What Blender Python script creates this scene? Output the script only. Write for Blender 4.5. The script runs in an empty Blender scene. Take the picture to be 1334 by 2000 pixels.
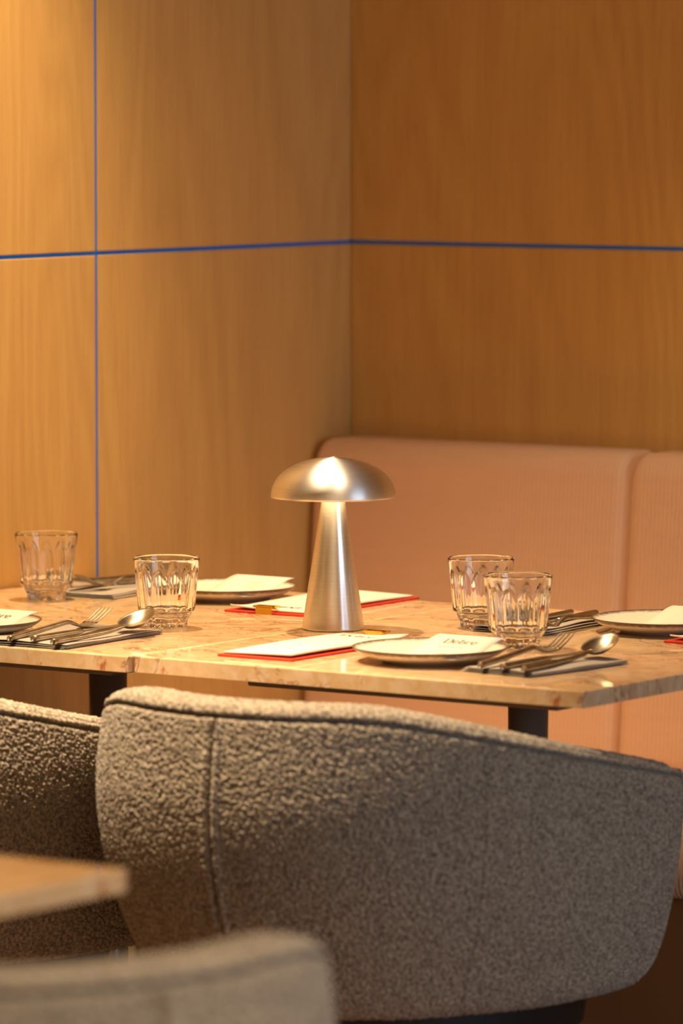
import bpy, bmesh, math, random
import numpy as np
from mathutils import Vector, Matrix
PI = math.pi; R = math.radians
random.seed(4); rng = np.random.default_rng(7)
S = bpy.context.scene; COL = S.collection

# ------------------------------------------------------------------ camera
cd = bpy.data.cameras.new('camera'); cam = bpy.data.objects.new('camera', cd); COL.objects.link(cam)
cam.location = (0, 0, 1.448); cam.rotation_euler = (R(90-4.755), 0, R(34.9))
cd.sensor_fit = 'VERTICAL'; cd.sensor_height = 36; cd.sensor_width = 24; cd.lens = 183.6
cd.clip_end = 60; cd.clip_start = .05
cd.dof.use_dof = True; cd.dof.focus_distance = 6.70; cd.dof.aperture_fstop = 4.3
S.camera = cam
# ------------------------------------------------------------------ world, light, exposure
w = bpy.data.worlds.new('world'); S.world = w; w.use_nodes = True
w.node_tree.nodes['Background'].inputs[0].default_value = (.55, .7, 1, 1)
w.node_tree.nodes['Background'].inputs[1].default_value = .5
WARM = (1.0, .75, .48); WARM2 = (1.0, .78, .56); WARM3 = (1.0, .72, .41)
def spot(name, loc, target, power, angle, blend=.5, size=.03, col=WARM):
    l = bpy.data.lights.new(name, 'SPOT'); l.energy = power; l.color = col
    l.spot_size = R(angle); l.spot_blend = blend; l.shadow_soft_size = size
    o = bpy.data.objects.new(name, l); COL.objects.link(o); o.location = loc
    o.rotation_euler = (Vector(target)-Vector(loc)).to_track_quat('-Z', 'Y').to_euler(); return o
def area(name, loc, target, power, sx, sy, col):
    l = bpy.data.lights.new(name, 'AREA'); l.energy = power; l.color = col
    l.shape = 'RECTANGLE'; l.size = sx; l.size_y = sy
    o = bpy.data.objects.new(name, l); COL.objects.link(o); o.location = loc
    o.rotation_euler = (Vector(target)-Vector(loc)).to_track_quat('-Z', 'Y').to_euler(); return o
CZ = 2.55
spot('downlight_or_fill', (-4.27, 5.64, CZ), (-4.08, 5.42, .74), 205, 62, .8, col=WARM3)     # over the left table
spot('downlight_or_fill', (-3.88, 4.47, CZ), (-3.70, 4.72, .66), 430, 42, .9)                # over the chairs
spot('downlight_or_fill', (-3.45, 5.30, CZ), (-3.55, 5.88, .74), 66, 62, .9)                 # over the right table
spot('downlight_or_fill', (-3.80, 4.95, CZ), (-4.60, 5.50, 1.10), 42, 60, .9, col=WARM3)     # added washer, brightens the left wall
spot('downlight_or_fill', (-2.0, 3.0, CZ), (-2.7, 3.35, .7), 110, 50, .8)                      # added spot, set aside to brighten the front chair
spot('downlight_or_fill', (-.8, 3.6, CZ), (-.8, 3.6, 0), 26, 110, .8, col=WARM2)  # unseen fill spot, added for warm bounce in the room
spot('downlight_or_fill', (-1.2, .6, CZ), (-1.4, 1.0, 0), 75, 110, .8, col=WARM2)  # added fill around the camera, lifts what the metal reflects
spot('downlight_or_fill', (1.4, 1.6, CZ), (1.4, 1.6, 0), 60, 110, .8, col=WARM2)  # same added fill, farther right in the unseen room
spot('downlight_or_fill', (1.2, 4.8, CZ), (1.2, 4.8, 0), 75, 125, .8, col=WARM2)  # unseen warm fill from the right, added for the chair sides
area('window_daylight', (3.15, 4.4, 1.28), (-4, 4.5, 1.1), 76, 3.0, 2.35, (.62, .78, 1))
area('added_ceiling_fill', (-.4, 1.6, CZ-.02), (-.4, 1.6, 0), 30, 3.0, 3.0, (1, .78, .56))  # unseen panel added as general warm fill from above
S.view_settings.view_transform = 'Standard'; S.view_settings.look = 'None'
S.view_settings.exposure = .08; S.view_settings.gamma = 1
S.view_settings.use_curve_mapping = False
try:
    S.cycles.use_denoising = True; S.cycles.max_bounces = 14; S.cycles.transmission_bounces = 14
    S.cycles.glossy_bounces = 6; S.cycles.diffuse_bounces = 4; S.cycles.sample_clamp_indirect = 8
    S.cycles.blur_glossy = .3; S.cycles.use_adaptive_sampling = True; S.cycles.adaptive_threshold = .02
except Exception: pass

# ------------------------------------------------------------------ helpers
def lin(r, g, b):
    f = lambda c: (c/255/12.92) if c/255 <= .04045 else ((c/255+.055)/1.055)**2.4
    return (f(r), f(g), f(b), 1)
class NT:
    def __init__(s, name):
        s.m = bpy.data.materials.new(name); s.m.use_nodes = True; s.t = s.m.node_tree
        s.b = s.t.nodes['Principled BSDF']
    def n(s, typ, **kw):
        o = s.t.nodes.new(typ)
        for k, v in kw.items():
            if k.startswith('i_'):
                k2 = k[2:]; o.inputs[int(k2) if k2.isdigit() else k2.replace('_', ' ')].default_value = v
            else: setattr(o, k, v)
        return o
    def l(s, a, ao, b, bi): s.t.links.new(a.outputs[ao], b.inputs[bi])
    def set(s, **kw):
        for k, v in kw.items(): s.b.inputs[k.replace('_', ' ')].default_value = v
        return s
    def coords(s, scale=(1, 1, 1), rot=(0, 0, 0), out='Object', loc=(0, 0, 0)):
        tc = s.n('ShaderNodeTexCoord'); mp = s.n('ShaderNodeMapping')
        mp.inputs['Scale'].default_value = scale; mp.inputs['Rotation'].default_value = rot; mp.inputs['Location'].default_value = loc
        s.l(tc, out, mp, 'Vector'); return mp
    def noise(s, vec, scale, detail=4, rough=.5, dist=0):
        o = s.n('ShaderNodeTexNoise'); o.inputs['Scale'].default_value = scale
        o.inputs['Detail'].default_value = detail; o.inputs['Roughness'].default_value = rough
        o.inputs['Distortion'].default_value = dist
        s.l(vec, 0, o, 'Vector'); return o
    def ramp(s, src, out, stops):
        o = s.n('ShaderNodeValToRGB'); e = o.color_ramp.elements
        while len(e) < len(stops): e.new(.5)
        for k, (p, c) in enumerate(stops):
            e[k].position = p; e[k].color = c if len(c) == 4 else (*c, 1)
        s.l(src, out, o, 'Fac'); return o
    def mix(s, fac, a, b, mode='MIX'):
        o = s.n('ShaderNodeMix', data_type='RGBA', blend_type=mode)
        if isinstance(fac, tuple): s.l(fac[0], fac[1], o, 0)
        else: o.inputs[0].default_value = fac
        for v, i in ((a, 6), (b, 7)):
            if isinstance(v, tuple) and len(v) == 2: s.l(v[0], v[1], o, i)
            else: o.inputs[i].default_value = v
        return o
    def bump(s, src, out, strength, dist):
        o = s.n('ShaderNodeBump'); o.inputs['Strength'].default_value = strength; o.inputs['Distance'].default_value = dist
        s.l(src, out, o, 'Height'); s.l(o, 'Normal', s.b, 'Normal'); return o

def plain(name, col, rough=.5, metal=0, bump=0, bscale=400):
    t = NT(name); mp = t.coords(); nz = t.noise(mp, bscale, 3)
    d = tuple(c*.88 for c in col[:3])+(1,)
    mx = t.mix((nz, 'Fac'), d, col); t.l(mx, 2, t.b, 'Base Color'); t.set(Roughness=rough, Metallic=metal)
    if bump: t.bump(nz, 'Fac', bump, .001)
    return t.m

def wood(name, c1, c2, c3, axis):
    # vertical straight grain with soft cathedral figures; axis = horizontal axis of the wall
    t = NT(name)
    sc = (1, 1, 1)
    mp = t.coords(scale=(1, 1, .055), out='Object')
    warp = t.noise(mp, 3.2, 3, .5)
    fine = t.noise(mp, 150, 5, .65, .2)
    mid = t.noise(mp, 24, 4, .55, .4)
    broad = t.noise(mp, 4.5, 3, .5, .2)
    mpw = t.coords(scale=(1, 1, .16), out='Object')
    fig = t.noise(mpw, 2.6, 2, .4, .3)
    mul = t.n('ShaderNodeMath', operation='MULTIPLY'); mul.inputs[1].default_value = 26; t.l(fig, 'Fac', mul, 0)
    fr = t.n('ShaderNodeMath', operation='PINGPONG'); fr.inputs[1].default_value = .5; t.l(mul, 0, fr, 0)
    frr = t.ramp(fr, 0, [(0, (0, 0, 0)), (.5, (1, 1, 1))])
    base = t.mix((broad, 'Fac'), c1, c2)
    m2 = t.mix((t.ramp(mid, 'Fac', [(.3, (0, 0, 0)), (.7, (.28, .28, .28))]), 0), (base, 2), c3)
    m3 = t.mix((t.ramp(fine, 'Fac', [(.42, (.0, .0, .0)), (.75, (.22, .22, .22))]), 0), (m2, 2), tuple(x*.62 for x in c3[:3])+(1,))
    m4 = t.mix(.05, (m3, 2), (frr, 0), 'OVERLAY')
    t.l(m4, 2, t.b, 'Base Color'); t.set(Roughness=.62)
    t.b.inputs['Specular IOR Level'].default_value = .3
    t.bump(fine, 'Fac', .12, .0006)
    return t.m

def marble(name):
    t = NT(name); mp = t.coords(scale=(1, 1, 1))
    a = t.noise(mp, 9, 6, .6, .6); b = t.noise(mp, 55, 4, .6, .4)
    base = t.mix((a, 'Fac'), lin(226, 192, 146), lin(206, 164, 114))
    b2 = t.mix((t.ramp(b, 'Fac', [(.40, (0, 0, 0)), (.68, (.55, .55, .55))]), 0), (base, 2), lin(236, 214, 184))
    mpv = t.coords(scale=(1, 1.7, 1), rot=(0, 0, .5), loc=(3.1, 1.7, 0))
    v = t.noise(mpv, 6.5, 7, .62, 1.4)
    sub = t.n('ShaderNodeMath', operation='SUBTRACT'); sub.inputs[1].default_value = .5; t.l(v, 'Fac', sub, 0)
    ab = t.n('ShaderNodeMath', operation='ABSOLUTE'); t.l(sub, 0, ab, 0)
    vr = t.ramp(ab, 0, [(0, (.95, .95, .95)), (.008, (.5, .5, .5)), (.022, (0, 0, 0))])
    msk = t.noise(mp, 7, 3, .5); mr = t.ramp(msk, 'Fac', [(.42, (0, 0, 0)), (.54, (1, 1, 1))])
    vm = t.mix(1, (vr, 0), (mr, 0), 'MULTIPLY')
    c1 = t.mix((vm, 2), (b2, 2), lin(150, 78, 48))
    mps = t.coords(scale=(1, 2.6, 1), rot=(0, 0, -.25), loc=(7, 2, 0))
    s_ = t.noise(mps, 22, 5, .7, .8)
    sr = t.ramp(s_, 'Fac', [(.62, (0, 0, 0)), (.70, (.85, .85, .85))])
    c2 = t.mix((sr, 0), (c1, 2), lin(176, 92, 52))
    g_ = t.noise(mps, 10, 4, .6, 1.2); gr = t.ramp(g_, 'Fac', [(.62, (0, 0, 0)), (.74, (.4, .4, .4))])
    c3 = t.mix((gr, 0), (c2, 2), lin(200, 140, 74))
    t.l(c3, 2, t.b, 'Base Color'); t.set(Roughness=.045)
    t.b.inputs['Specular IOR Level'].default_value = .5
    return t.m

def boucle(name):
    t = NT(name); mp = t.coords()
    a = t.noise(mp, 260, 3, .6); b = t.noise(mp, 900, 2, .6)
    c = t.mix((t.ramp(a, 'Fac', [(.38, (0, 0, 0)), (.62, (1, 1, 1))]), 0), lin(110, 97, 83), lin(186, 172, 150))
    t.l(c, 2, t.b, 'Base Color'); t.set(Roughness=.95)
    t.b.inputs['Specular IOR Level'].default_value = .1
    t.b.inputs['Sheen Weight'].default_value = .25; t.b.inputs['Sheen Roughness'].default_value = .5
    t.bump(b, 'Fac', .6, .0012)
    return t.m

def corduroy(name, c1, c2, axis='X', period=.0068):
    t = NT(name); tc = t.n('ShaderNodeTexCoord'); sep = t.n('ShaderNodeSeparateXYZ'); t.l(tc, 'Object', sep, 0)
    mu = t.n('ShaderNodeMath', operation='MULTIPLY'); mu.inputs[1].default_value = 2*PI/period; t.l(sep, axis, mu, 0)
    si = t.n('ShaderNodeMath', operation='SINE'); t.l(mu, 0, si, 0)
    mp = t.coords(scale=(.6, .6, 9)); nz = t.noise(mp, 14, 4, .6)
    mp2 = t.coords(); fine = t.noise(mp2, 700, 3)
    c = t.mix((nz, 'Fac'), c1, c2)
    c4 = t.mix((t.ramp(si, 0, [(0, (.32, .32, .32)), (.6, (0, 0, 0))]), 0), (c, 2), tuple(x*.72 for x in c1[:3])+(1,))
    t.l(c4, 2, t.b, 'Base Color'); t.set(Roughness=.9); t.b.inputs['Specular IOR Level'].default_value = .15
    t.b.inputs['Sheen Weight'].default_value = .2
    ad = t.n('ShaderNodeMath', operation='MULTIPLY_ADD'); ad.inputs[1].default_value = .5; t.l(fine, 'Fac', ad, 0); t.l(si, 0, ad, 2)
    t.bump(ad, 0, .35, .0008)
    return t.m

def brushed(name, col, rough=.34, aniso=.8, ring=True, rot=.25):
    t = NT(name); mp = t.coords(scale=(1, 1, 60) if ring else (1, 1, 1)); nz = t.noise(mp, 22, 4, .6)
    t.l(t.ramp(nz, 'Fac', [(.3, tuple(c*.86 for c in col[:3])), (.7, col)]), 0, t.b, 'Base Color')
    t.set(Metallic=1, Roughness=rough, Anisotropic=aniso); t.b.inputs['Anisotropic Rotation'].default_value = rot
    tg = t.n('ShaderNodeTangent', direction_type='RADIAL', axis='Z'); t.l(tg, 0, t.b, 'Tangent')
    t.bump(nz, 'Fac', .035, .0006)
    return t.m

def steel(name, rough=.3):
    t = NT(name); mp = t.coords(); nz = t.noise(mp, 500, 3); n2 = t.noise(mp, 60, 4)
    t.l(t.ramp(n2, 'Fac', [(.3, lin(158, 146, 128)), (.7, lin(192, 180, 160))]), 0, t.b, 'Base Color')
    t.set(Metallic=1, Roughness=rough); t.bump(nz, 'Fac', .05, .0003)
    return t.m

M = {}
M['wood_left'] = wood('light_wood_veneer', lin(216, 174, 104), lin(204, 159, 90), lin(190, 143, 78), 'Y')
M['wood_back'] = M['wood_left']
M['blue'] = plain('blue_inlay', lin(0, 112, 214), .5, bscale=60)
M['marble'] = marble('beige_red_veined_marble')
M['boucle'] = boucle('grey_beige_boucle')
M['cord'] = corduroy('dusty_pink_cord', lin(240, 198, 160), lin(230, 186, 148))
M['alu'] = brushed('brushed_aluminium', lin(240, 236, 230), .41)
M['pole'] = plain('polished_steel_pole', lin(214, 206, 192), .22, .85, bscale=40)
M['alu_stem'] = brushed('brushed_aluminium_stem', lin(240, 236, 230), .30)
M['steel'] = steel('stonewashed_steel')
M['dark'] = plain('dark_underside', lin(110, 84, 62), .6, bscale=30)
M['black'] = plain('black_powder_coat', lin(24, 22, 20), .5)
M['napkin'] = plain('grey_cotton', lin(172, 160, 146), .95, bump=.5, bscale=1500)
M['paper'] = plain('cream_paper', lin(228, 218, 200), .8, bscale=30)
M['red'] = plain('red_board', lin(214, 58, 30), .45, bscale=40)
M['ink'] = plain('dark_red_ink', lin(104, 36, 30), .6)
M['faint_ink'] = plain('faint_ink', lin(206, 180, 160), .7)
M['brass'] = plain('polished_brass', lin(236, 186, 70), .16, 1, bscale=50)
M['floor'] = plain('brown_floor', lin(126, 96, 72), .5, bscale=12)
M['plaster'] = plain('warm_plaster', lin(196, 176, 150), .8, bscale=6)
M['plinth'] = plain('brown_plinth', lin(160, 116, 74), .6, bscale=18)
M['groove'] = plain('dark_seam', lin(62, 56, 52), .95)
def stoneware():
    t = NT('glazed_stoneware'); tc = t.n('ShaderNodeTexCoord'); sep = t.n('ShaderNodeSeparateXYZ'); t.l(tc, 'Object', sep, 0)
    sq = t.n('ShaderNodeVectorMath', operation='LENGTH'); cb = t.n('ShaderNodeCombineXYZ')
    t.l(sep, 'X', cb, 0); t.l(sep, 'Y', cb, 1); t.l(cb, 0, sq, 0)
    mp = t.coords(); nz = t.noise(mp, 160, 4)
    ad = t.n('ShaderNodeMath', operation='MULTIPLY_ADD'); ad.inputs[1].default_value = .006; t.l(nz, 'Fac', ad, 0); t.l(sq, 'Value', ad, 2)
    rp = t.ramp(ad, 0, [(0, (0, 0, 0)), (1, (1, 1, 1))])
    mr = t.n('ShaderNodeMapRange'); mr.inputs[1].default_value = .0915; mr.inputs[2].default_value = .0965; t.l(ad, 0, mr, 0)
    c = t.mix((mr, 0), lin(226, 214, 194), lin(92, 70, 52))
    t.l(c, 2, t.b, 'Base Color'); t.set(Roughness=.35)
    return t.m
M['plate'] = stoneware()
def glassm():
    t = NT('clear_glass'); t.b.inputs['Transmission Weight'].default_value = 1
    t.set(Roughness=0.0); t.b.inputs['IOR'].default_value = 1.5
    t.b.inputs['Base Color'].default_value = (.985, .99, .985, 1)
    return t.m
M['glass'] = glassm()
def emis():
    t = NT('lamp_diffuser_glow'); t.b.inputs['Emission Color'].default_value = (1, .72, .36, 1)
    t.b.inputs['Emission Strength'].default_value = 13; return t.m
M['glow'] = emis()

def mesh(name, V, F, mat, parent=None, smooth=True, mats=None, fm=None):
    me = bpy.data.meshes.new(name); me.from_pydata([tuple(map(float, v)) for v in V] if not isinstance(V, np.ndarray) else V.tolist(), [], F)
    if mats:
        for m_ in mats: me.materials.append(m_)
        me.polygons.foreach_set('material_index', fm)
    else: me.materials.append(mat)
    if smooth: me.polygons.foreach_set('use_smooth', [True]*len(me.polygons))
    me.update(); o = bpy.data.objects.new(name, me); COL.objects.link(o)
    if parent: o.parent = parent
    return o
def tag(o, label=None, cat=None, group=None, kind=None):
    if label: o['label'] = label
    if cat: o['category'] = cat
    if group: o['group'] = group
    if kind: o['kind'] = kind
    return o
def empty(name, loc, rz=0, label=None, cat=None, group=None):
    o = bpy.data.objects.new(name, None); COL.objects.link(o); o.location = loc; o.rotation_euler = (0, 0, rz)
    o.empty_display_size = .05
    return tag(o, label, cat, group)
def copy_tree(o, parent=None):
    c = o.copy(); COL.objects.link(c); c.parent = parent
    for ch in list(o.children): copy_tree(ch, c)
    return c
def bm_obj(name, bm, mat, parent=None, smooth=False):
    me = bpy.data.meshes.new(name); bm.normal_update(); bm.to_mesh(me); bm.free(); me.materials.append(mat)
    if smooth: me.polygons.foreach_set('use_smooth', [True]*len(me.polygons))
    o = bpy.data.objects.new(name, me); COL.objects.link(o)
    if parent: o.parent = parent
    return o
def box(name, lo, hi, mat, parent=None, bevel=0, seg=2, smooth=False):
    bm = bmesh.new(); bmesh.ops.create_cube(bm, size=1)
    for v in bm.verts:
        v.co = Vector([lo[i]+(v.co[i]+.5)*(hi[i]-lo[i]) for i in range(3)])
    if bevel: bmesh.ops.bevel(bm, geom=bm.edges[:], offset=bevel, segments=seg, affect='EDGES', profile=.5)
    return bm_obj(name, bm, mat, parent, smooth)
def grid_faces(nu, nv, closeu=False, closev=False, flip=False):
    F = []
    for i in range(nu if closeu else nu-1):
        for j in range(nv if closev else nv-1):
            a = i*nv+j; b = ((i+1) % nu)*nv+j; c = ((i+1) % nu)*nv+(j+1) % nv; d = i*nv+(j+1) % nv
            F.append((a, d, c, b) if flip else (a, b, c, d))
    return F
def lathe(name, prof, mat, parent=None, seg=96, capb=True, capt=True, smooth=True):
    V = []; n = len(prof)
    for i in range(seg):
        a = 2*PI*i/seg
        for r, z in prof: V.append((r*math.cos(a), r*math.sin(a), z))
    F = grid_faces(seg, n, closeu=True)
    if capb: F.append([i*n for i in range(seg)][::-1])
    if capt: F.append([i*n+n-1 for i in range(seg)])
    o = mesh(name, V, F, mat, parent, smooth)
    for p in o.data.polygons:
        if len(p.vertices) > 4: p.use_smooth = False
    return o

# ------------------------------------------------------------------ room shell
XL, YB = -4.52, 6.505
XR, YF = 3.2, -2.2
fl = box('floor', (XL-.1, YF-.1, -.1), (XR+.1, YB+.1, 0), M['floor']); tag(fl, kind='structure')
ce = box('ceiling', (XL-.1, YF-.1, CZ+.03), (XR+.1, YB+.1, CZ+.13), M['plaster']); tag(ce, kind='structure')
def wall_with_panels(name, axis, cuts):
    # solid backing carrying veneer panels with a blue inlay strip in every joint
    e = 2.6
    if axis == 'L': bk = box(name, (XL-.12, YF, 0), (XL-.012, YB+.12, CZ+.03), M['wood_left'])
    else: bk = box(name, (XL-.012, YB+.012, 0), (XR, YB+.12, CZ+.03), M['wood_back'])
    tag(bk, kind='structure'); g = .003
    for i in range(len(cuts)-1):
        a, b = cuts[i]+(g if i else 0), cuts[i+1]-(g if i < len(cuts)-2 else 0)
        for z0, z1 in ((0.0, 1.2-g), (1.2+g, CZ+.03)):
            if axis == 'L': p = box('veneer_panel', (XL-.012, a, z0), (XL, b, z1), M['wood_left'], bk, .0008, 1)
            else: p = box('veneer_panel', (a, YB, z0), (b, YB+.012, z1), M['wood_back'], bk, .0008, 1)
    d = .0015
    if axis == 'L': box('inlay_strip', (XL-.012, cuts[0], 1.2-g), (XL-d, cuts[-1], 1.2+g), M['blue'], bk)
    else: box('inlay_strip', (cuts[0], YB+d, 1.2-g), (cuts[-1], YB+.012, 1.2+g), M['blue'], bk)
    for c in cuts[1:-1]:
        for z0, z1 in ((0, 1.2-g), (1.2+g, CZ)):
            if axis == 'L': box('inlay_strip', (XL-.012, c-g, z0), (XL-d, c+g, z1), M['blue'], bk)
            else: box('inlay_strip', (c-g, YB+d, z0), (c+g, YB+.012, z1), M['blue'], bk)
    return bk
wall_with_panels('wall_left', 'L', [YF, -.127, 1.073, 2.273, 3.473, 4.673, 5.873, YB])
wall_with_panels('wall_back', 'B', [XL, -3.24, -1.96, -.68, .6, 1.88, XR])
tag(box('wall_front', (XL-.1, YF-.12, 0), (XR+.1, YF, CZ+.03), M['plaster']), kind='structure')
# right wall with a window opening: four pieces of one mesh
bm = bmesh.new()
for lo, hi in (((XR, YF, 0), (XR+.12, 2.85, CZ+.03)), ((XR, 5.95, 0), (XR+.12, YB+.1, CZ+.03)), ((XR, 2.85, 0), (XR+.12, 5.95, .08)), ((XR, 2.85, 2.52), (XR+.12, 5.95, CZ+.03))):
    g = bmesh.ops.create_cube(bm, size=1)
    for v in g['verts']: v.co = Vector([lo[i]+(v.co[i]+.5)*(hi[i]-lo[i]) for i in range(3)])
tag(bm_obj('wall_right', bm, M['plaster']), kind='structure')

# ------------------------------------------------------------------ tables
TW, TD = .6534, .775
def slab(name, parent):
    # stone slab with eased upper edge, slightly rounded corners
    bm = bmesh.new(); bmesh.ops.create_cube(bm, size=1)
    for v in bm.verts: v.co = Vector((v.co.x*TW, v.co.y*TD, .73+v.co.z*.020))
    ver = [e for e in bm.edges if abs(e.verts[0].co.z-e.verts[1].co.z) > .01]
    bmesh.ops.bevel(bm, geom=ver, offset=.0022, segments=3, affect='EDGES', profile=.5)
    top = [e for e in bm.edges if e.verts[0].co.z > .739 and e.verts[1].co.z > .739 and len(e.link_faces) == 2]
    bmesh.ops.bevel(bm, geom=top, offset=.0018, segments=3, affect='EDGES', profile=.5)
    o = bm_obj(name, bm, M['marble'], parent); return o
def make_table(loc, label):
    t = empty('restaurant_table', loc, 0, label, 'table')
    slab('tabletop', t)
    box('support_board', (-TW/2+.10, -TD/2+.10, .700), (TW/2-.10, TD/2-.10, .720), M['dark'], t, .002)
    lathe('pole', [(.0255, .012), (.0255, .700)], M['pole'], t, 48)
    lathe('foot_plate', [(.0, .0), (.148, .0), (.152, .003), (.152, .008), (.142, .012), (0, .013)], M['pole'], t, 64, False, False)
    return t
TXR, TXL, TY = -3.533, -4.189, 5.474
tR = make_table((TXR, TY, 0), 'marble-topped table at the right of the lamp, its whole front edge in view')
tL = copy_tree(tR); tL.location = (TXL, TY-.010, 0)
tag(tL, 'marble-topped table pushed against the wood wall, left of the lamp')
tF = copy_tree(tR); tF.location = (-2.815-TD/2, 3.70-TW/2, 0); tF.rotation_euler = (0, 0, PI/2)
tag(tF, 'blurred table corner in the left foreground, nearer than the grey chairs')
for ch in tL.children:
    if ch.name.startswith('tabletop'): ch.data = ch.data.copy()
# ------------------------------------------------------------------ banquette
bq = empty('banquette', (-2.9, 6.2, 0), 0, 'dusty pink upholstered wall bench under the right-hand wood wall', 'bench')
def back_panel(x0, x1):
    # rounded-top raked cushion: profile in (y, z), swept along x with rounded ends
    th, zt, zb = .115, .908, .43
    def prof(ins):
        P = []; r = .036
        yf = lambda z: 6.394-.085*(.905-z)+ins*.9
        for z in np.linspace(zb, zt-r-ins, 10): P.append((yf(z), z))
        for a in np.linspace(0, PI/2, 9)[1:]: P.append((yf(zt-r-ins)+r*(1-math.cos(a)), zt-r-ins+r*math.sin(a)))
        ye = 6.50-ins*.2
        P.append((ye-.02, zt-ins))
        P.append((ye, zt-.014-ins)); P.append((ye, zb))
        return P
    rings = []; R_ = .022
    for k, a in enumerate(np.linspace(0, PI/2, 7)): rings.append((x0+R_*(1-math.sin(a)), R_*(1-math.cos(a)) if 0 else R_*(1-math.sin(a))))
    st = [(x0+R_*(1-math.cos(a)), R_*(1-math.sin(a))) for a in np.linspace(0, PI/2, 7)]
    en = [(x1-R_*(1-math.cos(a)), R_*(1-math.sin(a))) for a in np.linspace(PI/2, 0, 7)]
    V = []; n = 0
    for x, ins in st+en:
        p = prof(ins); n = len(p)
        for y, z in p: V.append((x+2.9, y-6.2, z))
    F = grid_faces(len(st+en), n, closev=True, flip=True)
    F.append(list(range(n))); F.append([len(V)-n+i for i in range(n)][::-1])
    return mesh('backrest_panel', V, F, M['cord'], bq)
for x0 in (-4.515, -3.955, -3.395, -2.835, -2.275): back_panel(x0, x0+.557)
for x0 in (-4.515, -3.395, -2.275):
    box('seat_cushion', (x0+2.9, 5.93-6.2, .35), (x0+1.117+2.9, 6.37-6.2, .455), M['cord'], bq, .022, 3, True)
box('plinth', (-4.515+2.9, 5.96-6.2, 0), (-1.16+2.9, 6.50-6.2, .35), M['plinth'], bq, .003)

# ------------------------------------------------------------------ tub chairs
def cell_noise(P, s, seed=0):
    # F1 distance of jittered cells, vectorised
    Q = P*s; I = np.floor(Q).astype(np.int64); best = np.full(len(P), 9.)
    for dx in (-1, 0, 1):
        for dy in (-1, 0, 1):
            for dz in (-1, 0, 1):
                J = I+np.array([dx, dy, dz])
                h = (J[:, 0]*73856093 ^ J[:, 1]*19349663 ^ J[:, 2]*83492791 ^ (seed*7919)) & 0x7fffffff
                o = np.stack([((h*1103515245+12345) >> 8) & 1023, ((h*69069+1) >> 9) & 1023, ((h*22695477+7) >> 7) & 1023], 1)/1023.
                d = np.sqrt((((J+o)-Q)**2).sum(1)); best = np.minimum(best, d)
    return best
CA, CB, WRAP = .332, .385, 115          # barrel half width and depth, wrap angle either side of the back
def plan(n):
    # outer plan curve from the right arm end round the back to the left arm end, even arc length
    T = np.radians(np.linspace(WRAP, -WRAP, 2400)); ex = 2.1
    X = CA*np.sign(np.sin(T))*np.abs(np.sin(T))**(2/ex); Y = -CB*np.sign(np.cos(T))*np.abs(np.cos(T))**(2/ex)
    s = np.concatenate([[0], np.cumsum(np.hypot(np.diff(X), np.diff(Y)))])
    q = np.linspace(0, s[-1], n); return np.interp(q, s, X), np.interp(q, s, Y), q, s[-1], np.abs(np.degrees(np.interp(q, s, T)))
def sm(a, b, x):
    t = np.clip((x-a)/(b-a), 0, 1); return t*t*(3-2*t)
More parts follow.
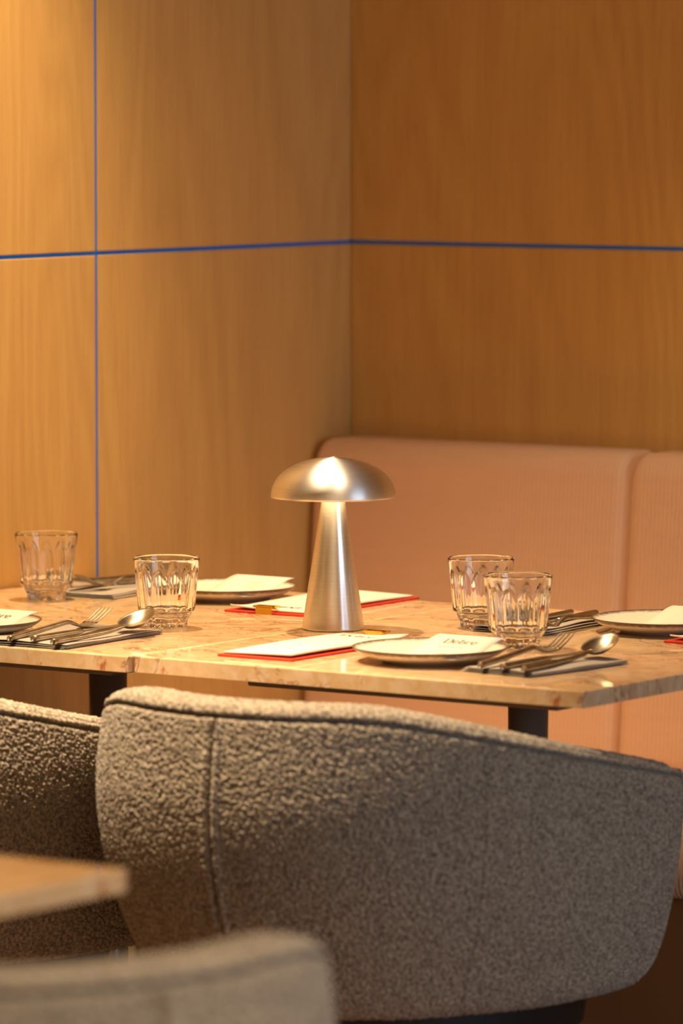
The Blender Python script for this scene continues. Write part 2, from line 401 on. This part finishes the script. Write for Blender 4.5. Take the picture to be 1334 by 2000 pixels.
def shell_mesh(Ns=1240, No=310):
    x, y, q, L, th_ = plan(Ns)
    tx, ty = np.gradient(x), np.gradient(y); l = np.hypot(tx, ty); nx, ny = -ty/l, tx/l    # check outward
    if (nx*x+ny*y).mean() < 0: nx, ny = -nx, -ny
    end = np.minimum(q, L-q)
    ztop = np.interp(th_, [0, 30, 40, 55, 75, 90, 105, 115], [.738, .738, .731, .713, .684, .662, .642, .632])
    zbot = np.full(Ns, .368); tw = np.interp(th_, [0, 60, 125], [1, 1, .45])[:, None]
    kk = np.hanning(91); kk /= kk.sum(); pad = lambda a: np.convolve(np.pad(a, 45, mode='edge'), kk, 'valid')
    ztop, zbot = pad(ztop), pad(zbot)
    Rc = .06
    e = np.clip(end/Rc, 0, 1); rr = 1-np.sqrt(np.clip(1-(1-e)**2, 0, 1))
    zbot = zbot+rr*.06; e2 = np.clip(end/.03, 0, 1); r2 = 1-np.sqrt(np.clip(1-(1-e2)**2, 0, 1)); ztop = ztop-r2*.03
    thick = .058*(np.sqrt(np.clip(1-(1-np.clip(end/.03, 0, 1))**2, 0, 1))*.98+.02)
    # section: outer from bottom to top (No pts), rim, inner down (Ni), underside (Nu)
    v = np.linspace(0, 1, No)
    V = np.zeros((Ns, 0, 3)); cols = []
    Z = zbot[:, None]+(ztop-.010-zbot)[:, None]*v[None, :]
    hgt = (Z-.386)/.35
    taper = .075*np.clip((.62-Z)/.25, 0, 1)**2*tw+.015*np.clip((hgt-.66)/.34, 0, 1)**1.5
    vv = v[None, :]*np.ones((Ns, 1))
    bottomround = .022*(1-np.sqrt(np.clip(1-(1-np.clip(vv/.07, 0, 1))**2, 0, 1)))
    # groove just below the rim band
    dz = (ztop[:, None]-Z); groove = .008*np.exp(-((dz-.016)/.0024)**2)
    seam = np.zeros_like(Z)
    for sc, wd, dp in ((L/2, .0022, .006), (L/2-.33, .0016, .0022), (L/2+.33, .0016, .0022)):
        seam += dp*np.exp(-((q[:, None]-sc)/wd)**2)
    for sc in (L/2-.008, L/2+.008): seam -= .0028*np.exp(-((q[:, None]-sc)/.0042)**2)
    seam *= (dz > .02)
    inset = taper+bottomround+groove+seam
    th = thick[:, None]
    def pt(ins, z):
        return np.stack([x[:, None]-nx[:, None]*ins, y[:, None]-ny[:, None]*ins, z], 2)
    cols.append(pt(inset, Z))
    insT = .015
    A = np.linspace(0, PI, 26)[1:-1][None, :]
    rimc = insT+th/2; rimins = rimc-(th/2)*np.cos(A)*.999; rimz = (ztop-.010)[:, None]+.010*np.sin(A)**.8*np.minimum(1, th/.02)
    cols.append(pt(rimins, rimz))
    vi = np.linspace(1, 0, 40)[None, :]
    Zi = zbot[:, None]+(ztop-.010-zbot)[:, None]*vi; hi_ = (Zi-.36)/.37
    tpi = .075*np.clip((.62-Zi)/.25, 0, 1)**2*tw+.015
    ini = tpi*.6+th+.004
    cols.append(pt(np.maximum(ini, tpi*0+insT+th), Zi))
    G = np.concatenate(cols, 1); n = G.shape[1]
    P = G.reshape(-1, 3)
    du = np.gradient(G, axis=0); dv = np.gradient(G, axis=1); N = np.cross(du, dv); ln = np.linalg.norm(N, axis=2, keepdims=True); N = N/np.maximum(ln, 1e-9)
    out = (N[Ns//2, No//2]*np.array([nx[Ns//2], ny[Ns//2], 0])).sum()
    if out < 0: N = -N
    Nn = N.reshape(-1, 3)
    f1 = cell_noise(P, 265, 1); f2 = cell_noise(P+5, 140, 2)
    h = .0038*np.clip(.8-f1, -.1, 1)+.0010*np.clip(.8-f2, -.2, 1)
    wgt = np.ones((Ns, n)); wgt[:, No+24:] = .6; fade = np.clip(th/.058, 0, 1)*np.ones((Ns, n))
    gz = np.exp(-((dz-.016)/.003)**2); wgt[:, :No] *= 1-.8*gz
    P = P+Nn*(h*(wgt*fade).reshape(-1))[:, None]
    F = grid_faces(Ns, n, closev=True, flip=out > 0)
    F.append(list(range(n))[::1]); F.append([(Ns-1)*n+i for i in range(n)][::-1])
    return P, F
SV, SF = shell_mesh()
def make_chair(loc, rz, label):
    t = empty('tub_chair', loc, rz, label, 'chair')
    mesh('backrest', SV, SF, M['boucle'], t)
    # piped welt either side of the centre back seam
    for sx in (-1, 1):
        V = []; K = 60; m = 8
        for i in range(K):
            z = .395+i/(K-1)*(.718-.395); h = (z-.386)/.35
            ins = .075*max(0, (.62-z)/.25)**2+.015*max(0, (h-.66)/.34)**1.5
            for j in range(m):
                a = 2*PI*j/m; V.append((sx*.0062+.0032*math.cos(a), -CB+ins-.0002+.0034*math.sin(a), z))
        mesh('welt', V, grid_faces(K, m, closev=True)+[list(range(m))[::-1], [(K-1)*m+j for j in range(m)]], M['boucle'], t)
    # seat cushion following the inside of the shell
    n = 64; prof = [(0, .385), (.86, .385), (.94, .395), (.96, .41), (.96, .445), (.93, .460), (.8, .468), (0, .472)]
    V = []
    for i in range(n):
        a = 2*PI*i/n; c, s_ = math.cos(a), math.sin(a)
        ex = 2.6; px = abs(c)**(2/ex)*math.copysign(1, c)*(CA-.078); py = abs(s_)**(2/ex)*math.copysign(1, s_)*(.245 if s_ > 0 else CB-.095)
        for k, z in prof: V.append((px*k, py*k+.0, z))
    mesh('seat_cushion', V, grid_faces(n, len(prof), closeu=True), M['boucle'], t)
    V = []
    prof2 = [(0, .318), (.88, .318), (.94, .326), (.97, .372), (0, .373)]
    for i in range(n):
        a = 2*PI*i/n; c, s_ = math.cos(a), math.sin(a)
        px = abs(c)**.9*math.copysign(1, c)*(CA-.086); py = abs(s_)**.9*math.copysign(1, s_)*(.20 if s_ > 0 else CB-.094)
        for k, z in prof2: V.append((px*k, py*k, z))
    mesh('underframe', V, grid_faces(n, len(prof2), closeu=True), M['black'], t, False)
    for sx in (-1, 1):
        for sy in (-1, 1):
            V = []; m = 12
            for k, (rad, z) in enumerate(((.011, 0), (.0125, .003), (.017, .320))):
                ox, oy = sx*(.200-.045*z/.35), sy*(.135-.025*z/.35)
                for j in range(m):
                    a = 2*PI*j/m; V.append((ox+rad*math.cos(a), oy+rad*math.sin(a), z))
            mesh('leg', V, grid_faces(3, m, closev=True)+[list(range(m))[::-1], [2*m+j for j in range(m)]], M['black'], t)
    return t
c1 = make_chair((-3.506, 5.14, 0), R(.8), 'grey boucle tub chair seen whole from behind, tucked under the right table')
c2 = copy_tree(c1); c2.location = (-4.178, 5.085, 0); c2.rotation_euler = (0, 0, R(-5))
tag(c2, 'grey boucle tub chair cut by the left picture edge, partly behind the big one')
c3 = copy_tree(c1); c3.location = (-2.842, 3.442, 0); c3.rotation_euler = (0, 0, R(70))
tag(c3, 'strongly blurred tub chair in the bottom left corner, closest to the viewer')

# ------------------------------------------------------------------ table lamp
lamp = empty('table_lamp', (-3.838, 5.483, .74), 0, 'brushed aluminium mushroom table lamp, lit, standing across the table joint', 'lamp')
lathe('stem', [(.0385, 0.0), (.0398, .0008), (.0400, .003), (.0155, .166), (.0130, .186), (.0125, .196)], M['alu_stem'], lamp, 128)
outer = [(.0803*math.sin(a), .1705+.052*(1-math.sin(a)**1.9)**(1/2.3)) for a in np.linspace(0.0, PI/2, 44)]
# refine with smooth interpolation
def refine(P, k=5):
    P = np.array(P); n = len(P); out = []
    for i in range(n-1):
        p0, p1, p2, p3 = P[max(i-1, 0)], P[i], P[i+1], P[min(i+2, n-1)]
        for t in np.linspace(0, 1, k, endpoint=False):
            out.append(.5*((2*p1)+(-p0+p2)*t+(2*p0-5*p1+4*p2-p3)*t*t+(-p0+3*p1-3*p2+p3)*t**3))
    out.append(P[-1]); return [tuple(p) for p in out]
op = outer
inn = [(max(r-.0016, 0), z-.0012) for r, z in op][::-1]; inn[0] = (inn[0][0], .1707)
lathe('shade', [(max(r, .00005), z) for r, z in op+inn], M['alu'], lamp, 160, False, False)
lathe('diffuser', [(.018, .1960), (.052, .1960), (.052, .1985), (.018, .1985), (.018, .1960)], M['glow'], lamp, 64, False, False)

# ------------------------------------------------------------------ tumblers
def tumbler_mesh():
    NF = 12; per = 18; seg = NF*per
    zs = [0, .0006, .0015, .004, .007, .0085, .0100, .0125, .015, .0175, .0195, .0208, .0214, .0220, .0230, .0250, .028, .031, .034, .0365]
    zs += list(np.linspace(.039, .083, 34)); zs += [.0845, .086, .0872, .0880, .0885]
    r_base = lambda z: float(np.interp(z, [0, .0006, .0015, .0080, .0110, .0180, .0205, .0212, .0222, .0250, .045, .070, .0872, .0885],
                                          [.0252, .0260, .0265, .0264, .0278, .0324, .0340, .0356, .0366, .0370, .0386, .0410, .0432, .0428]))
    V = []
    for z in zs:
        for i in range(seg):
            a = 2*PI*i/seg; u = ((i/per) % 1)*2-1; cell = int(i/per)
            d = 0
            if z > .0222:
                top = .0745-.016*u*u
                m_ = float(sm(top+.001, top-.004, z))
                m_ *= float(sm(.0222, .0255, z))
                d = .0026*(1-abs(u)**1.6)*m_
            elif .0012 < z < .0205:
                m_ = float(sm(.0012, .005, z)*sm(.0208, .018, z)); d = .0011*math.cos(PI*u)*.8*m_ + .0006*m_
                d += .0005*math.sin(cell*2.3+z*300)*m_
            rr = r_base(z)-d; V.append((rr*math.cos(a), rr*math.sin(a), z))
    no = len(zs)
    inner = [(.0418, .0883), (.0408, .0870), (.0382, .070), (.0355, .048), (.0332, .030), (.0322, .0235), (.031, .0192), (.0265, .0166), (.018, .0152), (.008, .0147), (.0002, .0146)]
    inner = refine(inner, 3)
    for r, z in inner:
        for i in range(seg):
            a = 2*PI*i/seg; V.append((r*math.cos(a), r*math.sin(a), z))
    n = no+len(inner)
    F = []
    for k in range(n-1):
        for i in range(seg):
            j = (i+1) % seg; F.append((k*seg+i, k*seg+j, (k+1)*seg+j, (k+1)*seg+i))
    F.append([(n-1)*seg+i for i in range(seg)])
    # slightly domed underside
    cap = []
    last = list(range(seg))
    base = len(V)
    for r, z in ((.0225, .0006), (.019, .0016), (.0001, .0022)):
        for i in range(seg):
            a = 2*PI*i/seg; V.append((r*math.cos(a), r*math.sin(a), z))
        new = [base+i for i in range(seg)]; base += seg
        for i in range(seg):
            j = (i+1) % seg; F.append((last[j], last[i], new[i], new[j]))
        last = new
    F.append(last[::-1])
    return V, F
gv, gf = tumbler_mesh()
for k, (x, y, rz, lab) in enumerate((
    (-4.026, 5.376, .12, 'faceted clear tumbler behind the spoon, in front of the lamp at its left'),
    (-4.375, 5.570, .4, 'faceted clear tumbler farthest left, beside the wood wall'),
    (-3.690, 5.604, .25, 'faceted clear tumbler farther back of the overlapping pair right of the lamp'),
    (-3.524, 5.436, .02, 'faceted clear tumbler nearer of the overlapping pair right of the lamp'))):
    if k == 0: g0 = mesh('tumbler', gv, gf, M['glass']); o = g0
    else: o = g0.copy(); COL.objects.link(o)
    o.location = (x, y, .7402); o.rotation_euler = (0, 0, rz); o.scale = (1, 1, 1.03); tag(o, lab, 'glass')

# ------------------------------------------------------------------ plates
pprof = [(.0002, .0035), (.052, .0035), (.0545, .0), (.058, .0), (.060, .0035), (.070, .0050), (.084, .0098), (.0925, .0152), (.0950, .0178), (.0953, .0188), (.0945, .0192),
         (.0925, .0180), (.086, .0140), (.076, .0100), (.066, .0083), (.040, .0078), (.0002, .0078)]
def plate(x, y, lab, first=[None]):
    if first[0] is None:
        o = lathe('plate', pprof, M['plate'], None, 128, False, False); first[0] = o
    else: o = first[0].copy(); COL.objects.link(o)
    o.location = (x, y, .7402); tag(o, lab, 'plate'); return o
PL = {'R': (-3.526, 5.243), 'B': (-3.470, 5.700), 'L': (-4.182, 5.722), 'A': (-4.188, 5.168)}
plate(*PL['R'], 'cream dark-rimmed plate in front of the tumbler pair, near the table front edge')
plate(*PL['B'], 'cream dark-rimmed plate at the back of the right table, cut by the picture edge')
plate(*PL['L'], 'cream plate behind the left tumbler, close to the wood wall')
plate(*PL['A'], 'cream plate mostly outside the left picture edge, beside the left fork')

# ------------------------------------------------------------------ text helper
def text_mesh(body, size, sx=1.0, spacing=1.0):
    cu = bpy.data.curves.new('t', 'FONT'); cu.body = body; cu.size = size; cu.align_x = 'CENTER'; cu.resolution_u = 4
    cu.space_character = spacing
    o = bpy.data.objects.new('t', cu); COL.objects.link(o); bpy.context.view_layer.update()
    me = bpy.data.meshes.new_from_object(o.evaluated_get(bpy.context.evaluated_depsgraph_get()))
    V = [(v.co.x*sx, v.co.y) for v in me.vertices]; F = [tuple(p.vertices) for p in me.polygons]
    bpy.data.objects.remove(o); bpy.data.meshes.remove(me); bpy.data.curves.remove(cu); return V, F
def didone(size, wide):
    # high-contrast lettering: strokes thick where they run upright, hairline where they run level
    V, F = [], []
    def stroke(P, thick=.15, thin=.05):
        b = len(V); n = len(P)
        for i, (x, y) in enumerate(P):
            a, c = P[max(i-1, 0)], P[min(i+1, n-1)]; dx, dy = c[0]-a[0], c[1]-a[1]; l = math.hypot(dx, dy) or 1
            wv = thin+(thick-thin)*abs(dy/l)**1.6; h = wv/2; nx, ny = -dy/l*h, dx/l*h
            V.append((x+nx, y+ny)); V.append((x-nx, y-ny))
        for i in range(n-1): F.append((b+2*i, b+2*i+1, b+2*i+3, b+2*i+2))
    arc = lambda cx, cy, rx, ry, a0, a1, n=22: [(cx+rx*math.cos(R(a0+(a1-a0)*i/n)), cy+ry*math.sin(R(a0+(a1-a0)*i/n))) for i in range(n+1)]
    x = 0
    def serif(x0, x1, y): stroke([(x0, y), ((x0+x1)/2, y), (x1, y)], .03, .03)
    stroke([(.14, 0), (.14, .5), (.14, 1)]); serif(0, .32, 0); serif(0, .32, 1)
    stroke([(.14, 1), (.3, 1)]+arc(.36, .5, .40, .5, 90, -90)+[(.14, 0)], .17)
    def e(x): stroke([(x+.02, .34), (x+.46, .34)]+arc(x+.25, .31, .23, .32, 8, 318), .13); return x+.62
    x = e(.94)
    stroke([(x+.08, 0), (x+.08, .5), (x+.08, 1.02)], .12); serif(x-.04, x+.1, 1.02)
    stroke(arc(x+.28, .32, .22, .32, 170, -170), .13); x += .66
    stroke([(x+.08, 0), (x+.08, .3), (x+.08, .62)], .12); serif(x-.03, x+.2, 0); serif(x-.03, x+.1, .62)
    stroke(arc(x+.28, .42, .19, .2, 165, 40), .07); stroke([(x+.42, .50), (x+.42, .60)], .1); x += .56
    x = e(x)
    return [((a-x/2)*size*wide, c*size) for a, c in V], F
TT = didone(.0125, 1.15); TMB = didone(.0135, 1.15)
TS = text_mesh('GENEVE', .0046, 1.35, 1.75)

def card(x, y, rz, w_, h_, zf, lab, name='menu_card'):
    # thin sheet; zf(v) height above table top as v runs 0 (near reader) .. 1 (far edge)
    t = empty(name, (x, y, .74), rz, lab, 'card')
    nu, nv = 6, 36; V = []
    for th in (0, .0006):
        for i in range(nu):
            for j in range(nv):
                u, v = i/(nu-1), j/(nv-1); V.append(((u-.5)*w_, (v-.5)*h_, zf(v, u)+th))
    n = nu*nv; F = grid_faces(nu, nv, flip=True)+[tuple(a+n for a in f) for f in grid_faces(nu, nv)]
    per = [i*nv for i in range(nu)]+[(nu-1)*nv+j for j in range(1, nv)]+[i*nv+nv-1 for i in range(nu-2, -1, -1)]+[j for j in range(nv-2, 0, -1)]
    for k in range(len(per)):
        a, b = per[k], per[(k+1) % len(per)]; F.append((a, b, b+n, a+n))
    mesh('sheet', V, F, M['paper'], t)
    def put(nm, TV, TF, ox, oy, mat):
        Vt = []
        for a, b in TV:
            X, Y = a+ox, b+oy; v = Y/h_+.5; u = X/w_+.5; Vt.append((X, Y, zf(v, u)+.0009))
        mesh(nm, Vt, TF, mat, t, False)
    put('lettering', *TT, 0.002, h_/2-.034, M['ink'])
    put('small_lettering', *TS, -.004, h_/2-.046, M['ink'])
    for k, (wd, oy) in enumerate(((.020, .066), (.030, .074), (.026, .082))):
        m_ = 12; TV = [(-wd/2+wd*i/m_, s_*.0005) for i in range(m_+1) for s_ in (-1, 1)]
        put('fine_print', TV, grid_faces(m_+1, 2, flip=False), -.006, h_/2-oy, M['faint_ink'])
    return t
def cz(v, u):      # from the plate well up over its rim
    return float(.0108+.0175*sm(.30, 1.0, v)+.0015*sm(.2, 0., v))
def czr(v, u): return cz(1-v, u)
for k, lab in (('R', 'white menu card lying on the plate in front of the tumbler pair'), ('A', 'white menu card on the plate at the left picture edge'),
               ('L', 'white menu card on the plate behind the left tumbler'), ('B', 'white menu card on the rear plate at the right picture edge')):
    back = k in 'LB'
    card(PL[k][0]+.030, PL[k][1]-.008, PI if back else 0, .095, .114, czr if back else cz, lab)

# ------------------------------------------------------------------ clip-board menus
def menu(x, y, rz, lab, L=.275, W_=.135, curl=.008):
    t = empty('clipboard_menu', (x, y, .7402), rz, lab, 'menu')
    box('board', (-W_/2, -L/2, 0), (W_/2, L/2, .0030), M['red'], t, .0006, 2)
    nu, nv = 10, 30; V = []
    zf = lambda u, v: .0034+.0024+curl*(max(0, v-.82)/.18)**2*(u)**2*.6+.0016*math.sin(v*3.1+u)+.0010*u
    w2, l2 = W_-.010, L-.014
    for th in (-.0022, 0):
        for i in range(nu):
            for j in range(nv):
                u, v = i/(nu-1), j/(nv-1); V.append(((u-.5)*w2, (v-.5)*l2, zf(u, v)+th*(1 if True else 0)))
    n = nu*nv; F = grid_faces(nu, nv, flip=True)+[tuple(a+n for a in f) for f in grid_faces(nu, nv)]
    per = [i*nv for i in range(nu)]+[(nu-1)*nv+j for j in range(1, nv)]+[i*nv+nv-1 for i in range(nu-2, -1, -1)]+[j for j in range(nv-2, 0, -1)]
    for k in range(len(per)):
        a, b = per[k], per[(k+1) % len(per)]; F.append((a, b, b+n, a+n))
    mesh('paper_sheets', V, F, M['paper'], t)
    TV, TF = TMB; Vt = [(a-.004, b+L/2-.046, zf((a-.004)/w2+.5, (b+L/2-.046)/l2+.5)+.0004) for a, b in TV]
    mesh('lettering', Vt, TF, M['ink'], t, False)
    # brass clip: rectangular wire frame plus the tongue folded over the board edge
    V = []; F = []
    cw, cl, h0 = .034, .014, .0100
    y1 = L/2+.0015; y0 = y1-cl
    def bx(lo, hi):
        b = len(V)
        for X in (lo[0], hi[0]):
            for Y in (lo[1], hi[1]):
                for Z in (lo[2], hi[2]): V.append((X, Y, Z))
        F.extend([(b, b+1, b+3, b+2), (b+4, b+6, b+7, b+5), (b, b+4, b+5, b+1), (b+2, b+3, b+7, b+6), (b, b+2, b+6, b+4), (b+1, b+5, b+7, b+3)])
    r = .0018
    bx((-cw/2, y0, h0-.001), (cw/2, y0+r, h0+.0014)); bx((-cw/2, y1-r, h0-.001), (cw/2, y1, h0+.0014))
    bx((-cw/2, y0, h0-.001), (-cw/2+r*1.8, y1, h0+.0014)); bx((cw/2-r*1.8, y0, h0-.001), (cw/2, y1, h0+.0014))
    bx((-cw/2+.004, y1-.0012, -.0000), (cw/2-.004, y1, h0)); bx((-cw/2+.004, y0+.002, h0-.004), (cw/2-.004, y0+.0035, h0))
    mesh('clip', V, F, M['brass'], t, False)
    return t
menu(-3.7185, 5.278, R(1), 'red clipboard menu with white paper in front of the lamp', W_=.110)
menu(-4.022, 5.722, R(182), 'red clipboard menu with white paper behind the lamp', L=.285, W_=.128)
menu(-3.335, 5.72, R(180), 'red clipboard menu just entering at the right picture edge behind the spoon', L=.27)

# ------------------------------------------------------------------ napkins and cutlery
def napkin(x, y, rz, w_, h_, lab, seed):
    rs = np.random.default_rng(seed); ph = rs.uniform(0, 6, 6)
    V = []; F = []; nu, nv = 26, 40
    for lay in range(3):
        z0 = .0003+lay*.0017; sh = (lay-1)*.0022
        W2, H2 = w_-.002*lay, h_-.003*lay
        b = len(V)
        wav = lambda u, v: .0008*math.sin(u*7+ph[0]+lay)+.0007*math.sin(v*9+ph[1]+lay*.6)
        # closed rounded sheet: loop cross-section across u
        loop = []
        T = .0016
        us = np.linspace(0, 1, nu)
        for u in us: loop.append((u, 1))
        for a in (PI/4, 0, -PI/4): loop.append((1+.001*math.cos(a)/W2, math.sin(a)))
        for u in us[::-1]: loop.append((u, -1))
        for a in (PI+PI/4, PI, PI-PI/4): loop.append((.001*math.cos(a)/W2, math.sin(a)))
        m_ = len(loop)
        for j in range(nv):
            v = j/(nv-1); edge = min(1, min(v, 1-v)*H2/.0018)
            for u, s_ in loop:
                uu = min(max(u, 0), 1)
                z = z0+T/2+s_*T/2*(math.sqrt(max(0, 1-(1-edge)**2))*.9+.1)+max(0, wav(uu, v)+.0009)*(.4 if lay == 0 and s_ < 0 else 1)*(lay+.35)/2
                V.append(((u-.5)*W2+sh+.0012*math.sin(v*6+ph[2]), (v-.5)*H2+.0012*math.sin(uu*5+ph[3]), z))
        F += [tuple(b+q for q in f) for f in grid_faces(nv, m_, closev=True, flip=True)]
        F.append([b+i for i in range(m_)]); F.append([b+(nv-1)*m_+i for i in range(m_)][::-1])
    o = mesh('napkin', V, F, M['napkin']); o.location = (x, y, .7403); o.rotation_euler = (0, 0, rz)
    return tag(o, lab, 'napkin')
NZ = .7465      # top of a folded napkin
def sweep(P, m_=16):
    # P: (x, y, z, half_w, half_h) -> elliptical tube along +y
    V = []
    for x, y, z, a, b in P:
        for j in range(m_):
            t = 2*PI*j/m_; c, s_ = math.cos(t), math.sin(t); V.append((x+a*c, y, z+b*s_))
    F = grid_faces(len(P), m_, closev=True, flip=True)
    F.append(list(range(m_))); F.append([(len(P)-1)*m_+j for j in range(m_)][::-1]); return V, F
def cat(P, k=4):
    return [tuple(p) for p in refine(P, k)]
def spoon_parts():
    h = sweep([(0, 0, .0042, .0040, .0032), (0, .0006, .0042, .0046, .0038)]+cat([(0, .001, .0042, .0047, .0039), (0, .06, .0046, .0043, .0036), (0, .12, .0062, .0036, .0030), (0, .146, .0086, .0028, .0024), (0, .158, .0104, .0040, .0016), (0, .163, .0112, .0050, .0010)]))
    V, F = [list(h[0])], list(h[1])
    V = list(h[0]); b = len(V)
    # bowl: egg outline, tilted up
    nr, ns = 12, 40; Lb, Wb = .060, .0415; y0, z0, tilt = .157, .0092, math.tan(R(17))
    def bowl(off):
        P = []
        for k in range(nr+1):
            q = k/nr
            for i in range(ns):
                a = 2*PI*i/ns; c, s_ = math.cos(a), math.sin(a)
                wx = (Wb/2)*s_*(1-.14*(c))*q
                yy = Lb/2-(Lb/2)*(-c)*q
                dep = .0105*(1-q**2.4)*(1)
                P.append((wx, y0+yy, z0+yy*tilt-dep+off-(.0 if q < 1 else off*.5)))
        return P
    T = bowl(.0009); B = bowl(-.0002); n = len(T)
    V += T+B
    for k in range(nr):
        for i in range(ns):
            j = (i+1) % ns; f = (k*ns+i, k*ns+j, (k+1)*ns+j, (k+1)*ns+i)
            F.append(tuple(b+q for q in f[::-1])); F.append(tuple(b+n+q for q in f))
    for i in range(ns):
        j = (i+1) % ns; F.append((b+nr*ns+i, b+n+nr*ns+i, b+n+nr*ns+j, b+nr*ns+j))
    return V, F
def knife_parts():
    V, F = sweep([(0, 0, .0046, .0046, .0036), (0, .0006, .0046, .0056, .0043)]+cat([(0, .001, .0046, .0057, .0044), (0, .05, .0046, .0055, .0042), (0, .100, .0046, .0050, .0036), (0, .108, .0044, .0040, .0022)])+cat([(.0, .112, .0044, .0046, .0010), (.001, .13, .0044, .0072, .0008), (.001, .17, .0044, .0080, .0008), (0, .197, .0044, .0062, .0007), (-.002, .209, .0044, .0030, .0006), (-.003, .212, .0044, .0006, .0004)]))
    return V, F
def fork_parts():
    V, F = sweep([(0, 0, .0042, .0036, .0030), (0, .0006, .0042, .0042, .0036)]+cat([(0, .001, .0042, .0043, .0037), (0, .06, .0078, .0042, .0036), (0, .115, .0122, .0040, .0032), (0, .133, .0128, .0040, .0028), (0, .147, .0090, .0038, .0022), (0, .158, .0058, .0052, .0014), (0, .166, .0052, .0088, .0010), (0, .176, .0062, .0108, .0009), (0, .183, .0080, .0112, .0008)]))
    for k in range(4):
        x0 = (k-1.5)*.0058
        P = cat([(x0, .181, .0078, .0022, .0009), (x0*1.01, .192, .0114, .0018, .0010), (x0*1.02, .206, .0172, .0015, .0010), (x0*1.02, .218, .0228, .0011, .0008), (x0*1.02, .222, .0246, .0004, .0004)], 3)
        v2, f2 = sweep(P, 8); b = len(V); V = V+v2; F = F+[tuple(b+q for q in f) for f in f2]
    return V, F
CM = {'fork': mesh('fork', *fork_parts(), M['steel']), 'knife': mesh('knife', *knife_parts(), M['steel']), 'spoon': mesh('spoon', *spoon_parts(), M['steel'])}
used = set()
def cut(kind, x, y, rz, lab, z=.7462):
    o = CM[kind]
    if kind in used: o = o.copy(); COL.objects.link(o)
    used.add(kind); o.location = (x, y, z); o.rotation_euler = (0, 0, rz); return tag(o, lab, kind)
# front left setting
napkin(-4.046, 5.197, R(3), .140, .222, 'grey folded napkin under the cutlery at the left front', 1)
cut('fork', -4.049, 5.079, R(4), 'steel fork on the left front napkin, tines towards the left tumbler')
cut('knife', -4.019, 5.090, R(4), 'steel knife between fork and spoon on the left front napkin')
cut('spoon', -3.980, 5.079, R(3), 'steel spoon on the left front napkin, bowl before the left tumbler')
# front right setting
napkin(-3.372, 5.267, R(-5), .104, .195, 'grey folded napkin under the cutlery at the right front corner', 2)
cut('fork', -3.402, 5.165, R(4), 'steel fork on the right front napkin beside the nearer tumbler')
cut('knife', -3.371, 5.167, R(3), 'steel knife between fork and spoon on the right front napkin')
cut('spoon', -3.338, 5.162, R(3), 'steel spoon on the right front napkin, nearest the table corner')
# rear left setting (reader on the bench side)
napkin(-4.375, 5.722, R(183), .130, .205, 'grey folded napkin at the wood wall between the two left tumblers', 3)
cut('spoon', -4.408, 5.840, R(174), 'steel spoon on the rear left napkin, its dark bowl by the far left tumbler')
cut('knife', -4.372, 5.842, R(176), 'steel knife on the rear left napkin by the wood wall')
cut('fork', -4.336, 5.846, R(172), 'steel fork on the rear left napkin, tines pointing at the viewer')
# rear right setting
napkin(-3.632, 5.665, R(183), .105, .200, 'grey folded napkin behind the tumbler pair, left of the rear plate', 4)
cut('spoon', -3.648, 5.755, R(187), 'steel spoon farthest left on the rear right napkin behind the tumblers')
cut('knife', -3.615, 5.762, R(186), 'steel knife in the middle of the rear right napkin behind the tumblers')
cut('fork', -3.583, 5.752, R(185), 'steel fork closest to the rear plate on the rear right napkin')

GROUPS = {'glass': 'faceted tumblers on the two rear tables', 'plate': 'cream side plates at the place settings', 'card': 'menu cards lying on the plates',
          'menu': 'red clipboard menus on the tables', 'napkin': 'folded grey napkins at the place settings', 'fork': 'forks on the napkins', 'knife': 'knives on the napkins',
          'spoon': 'spoons on the napkins', 'chair': 'grey boucle tub chairs', 'table': 'marble-topped restaurant tables'}
for o in S.objects:
    g = GROUPS.get(o.get('category'))
    if g: o['group'] = g
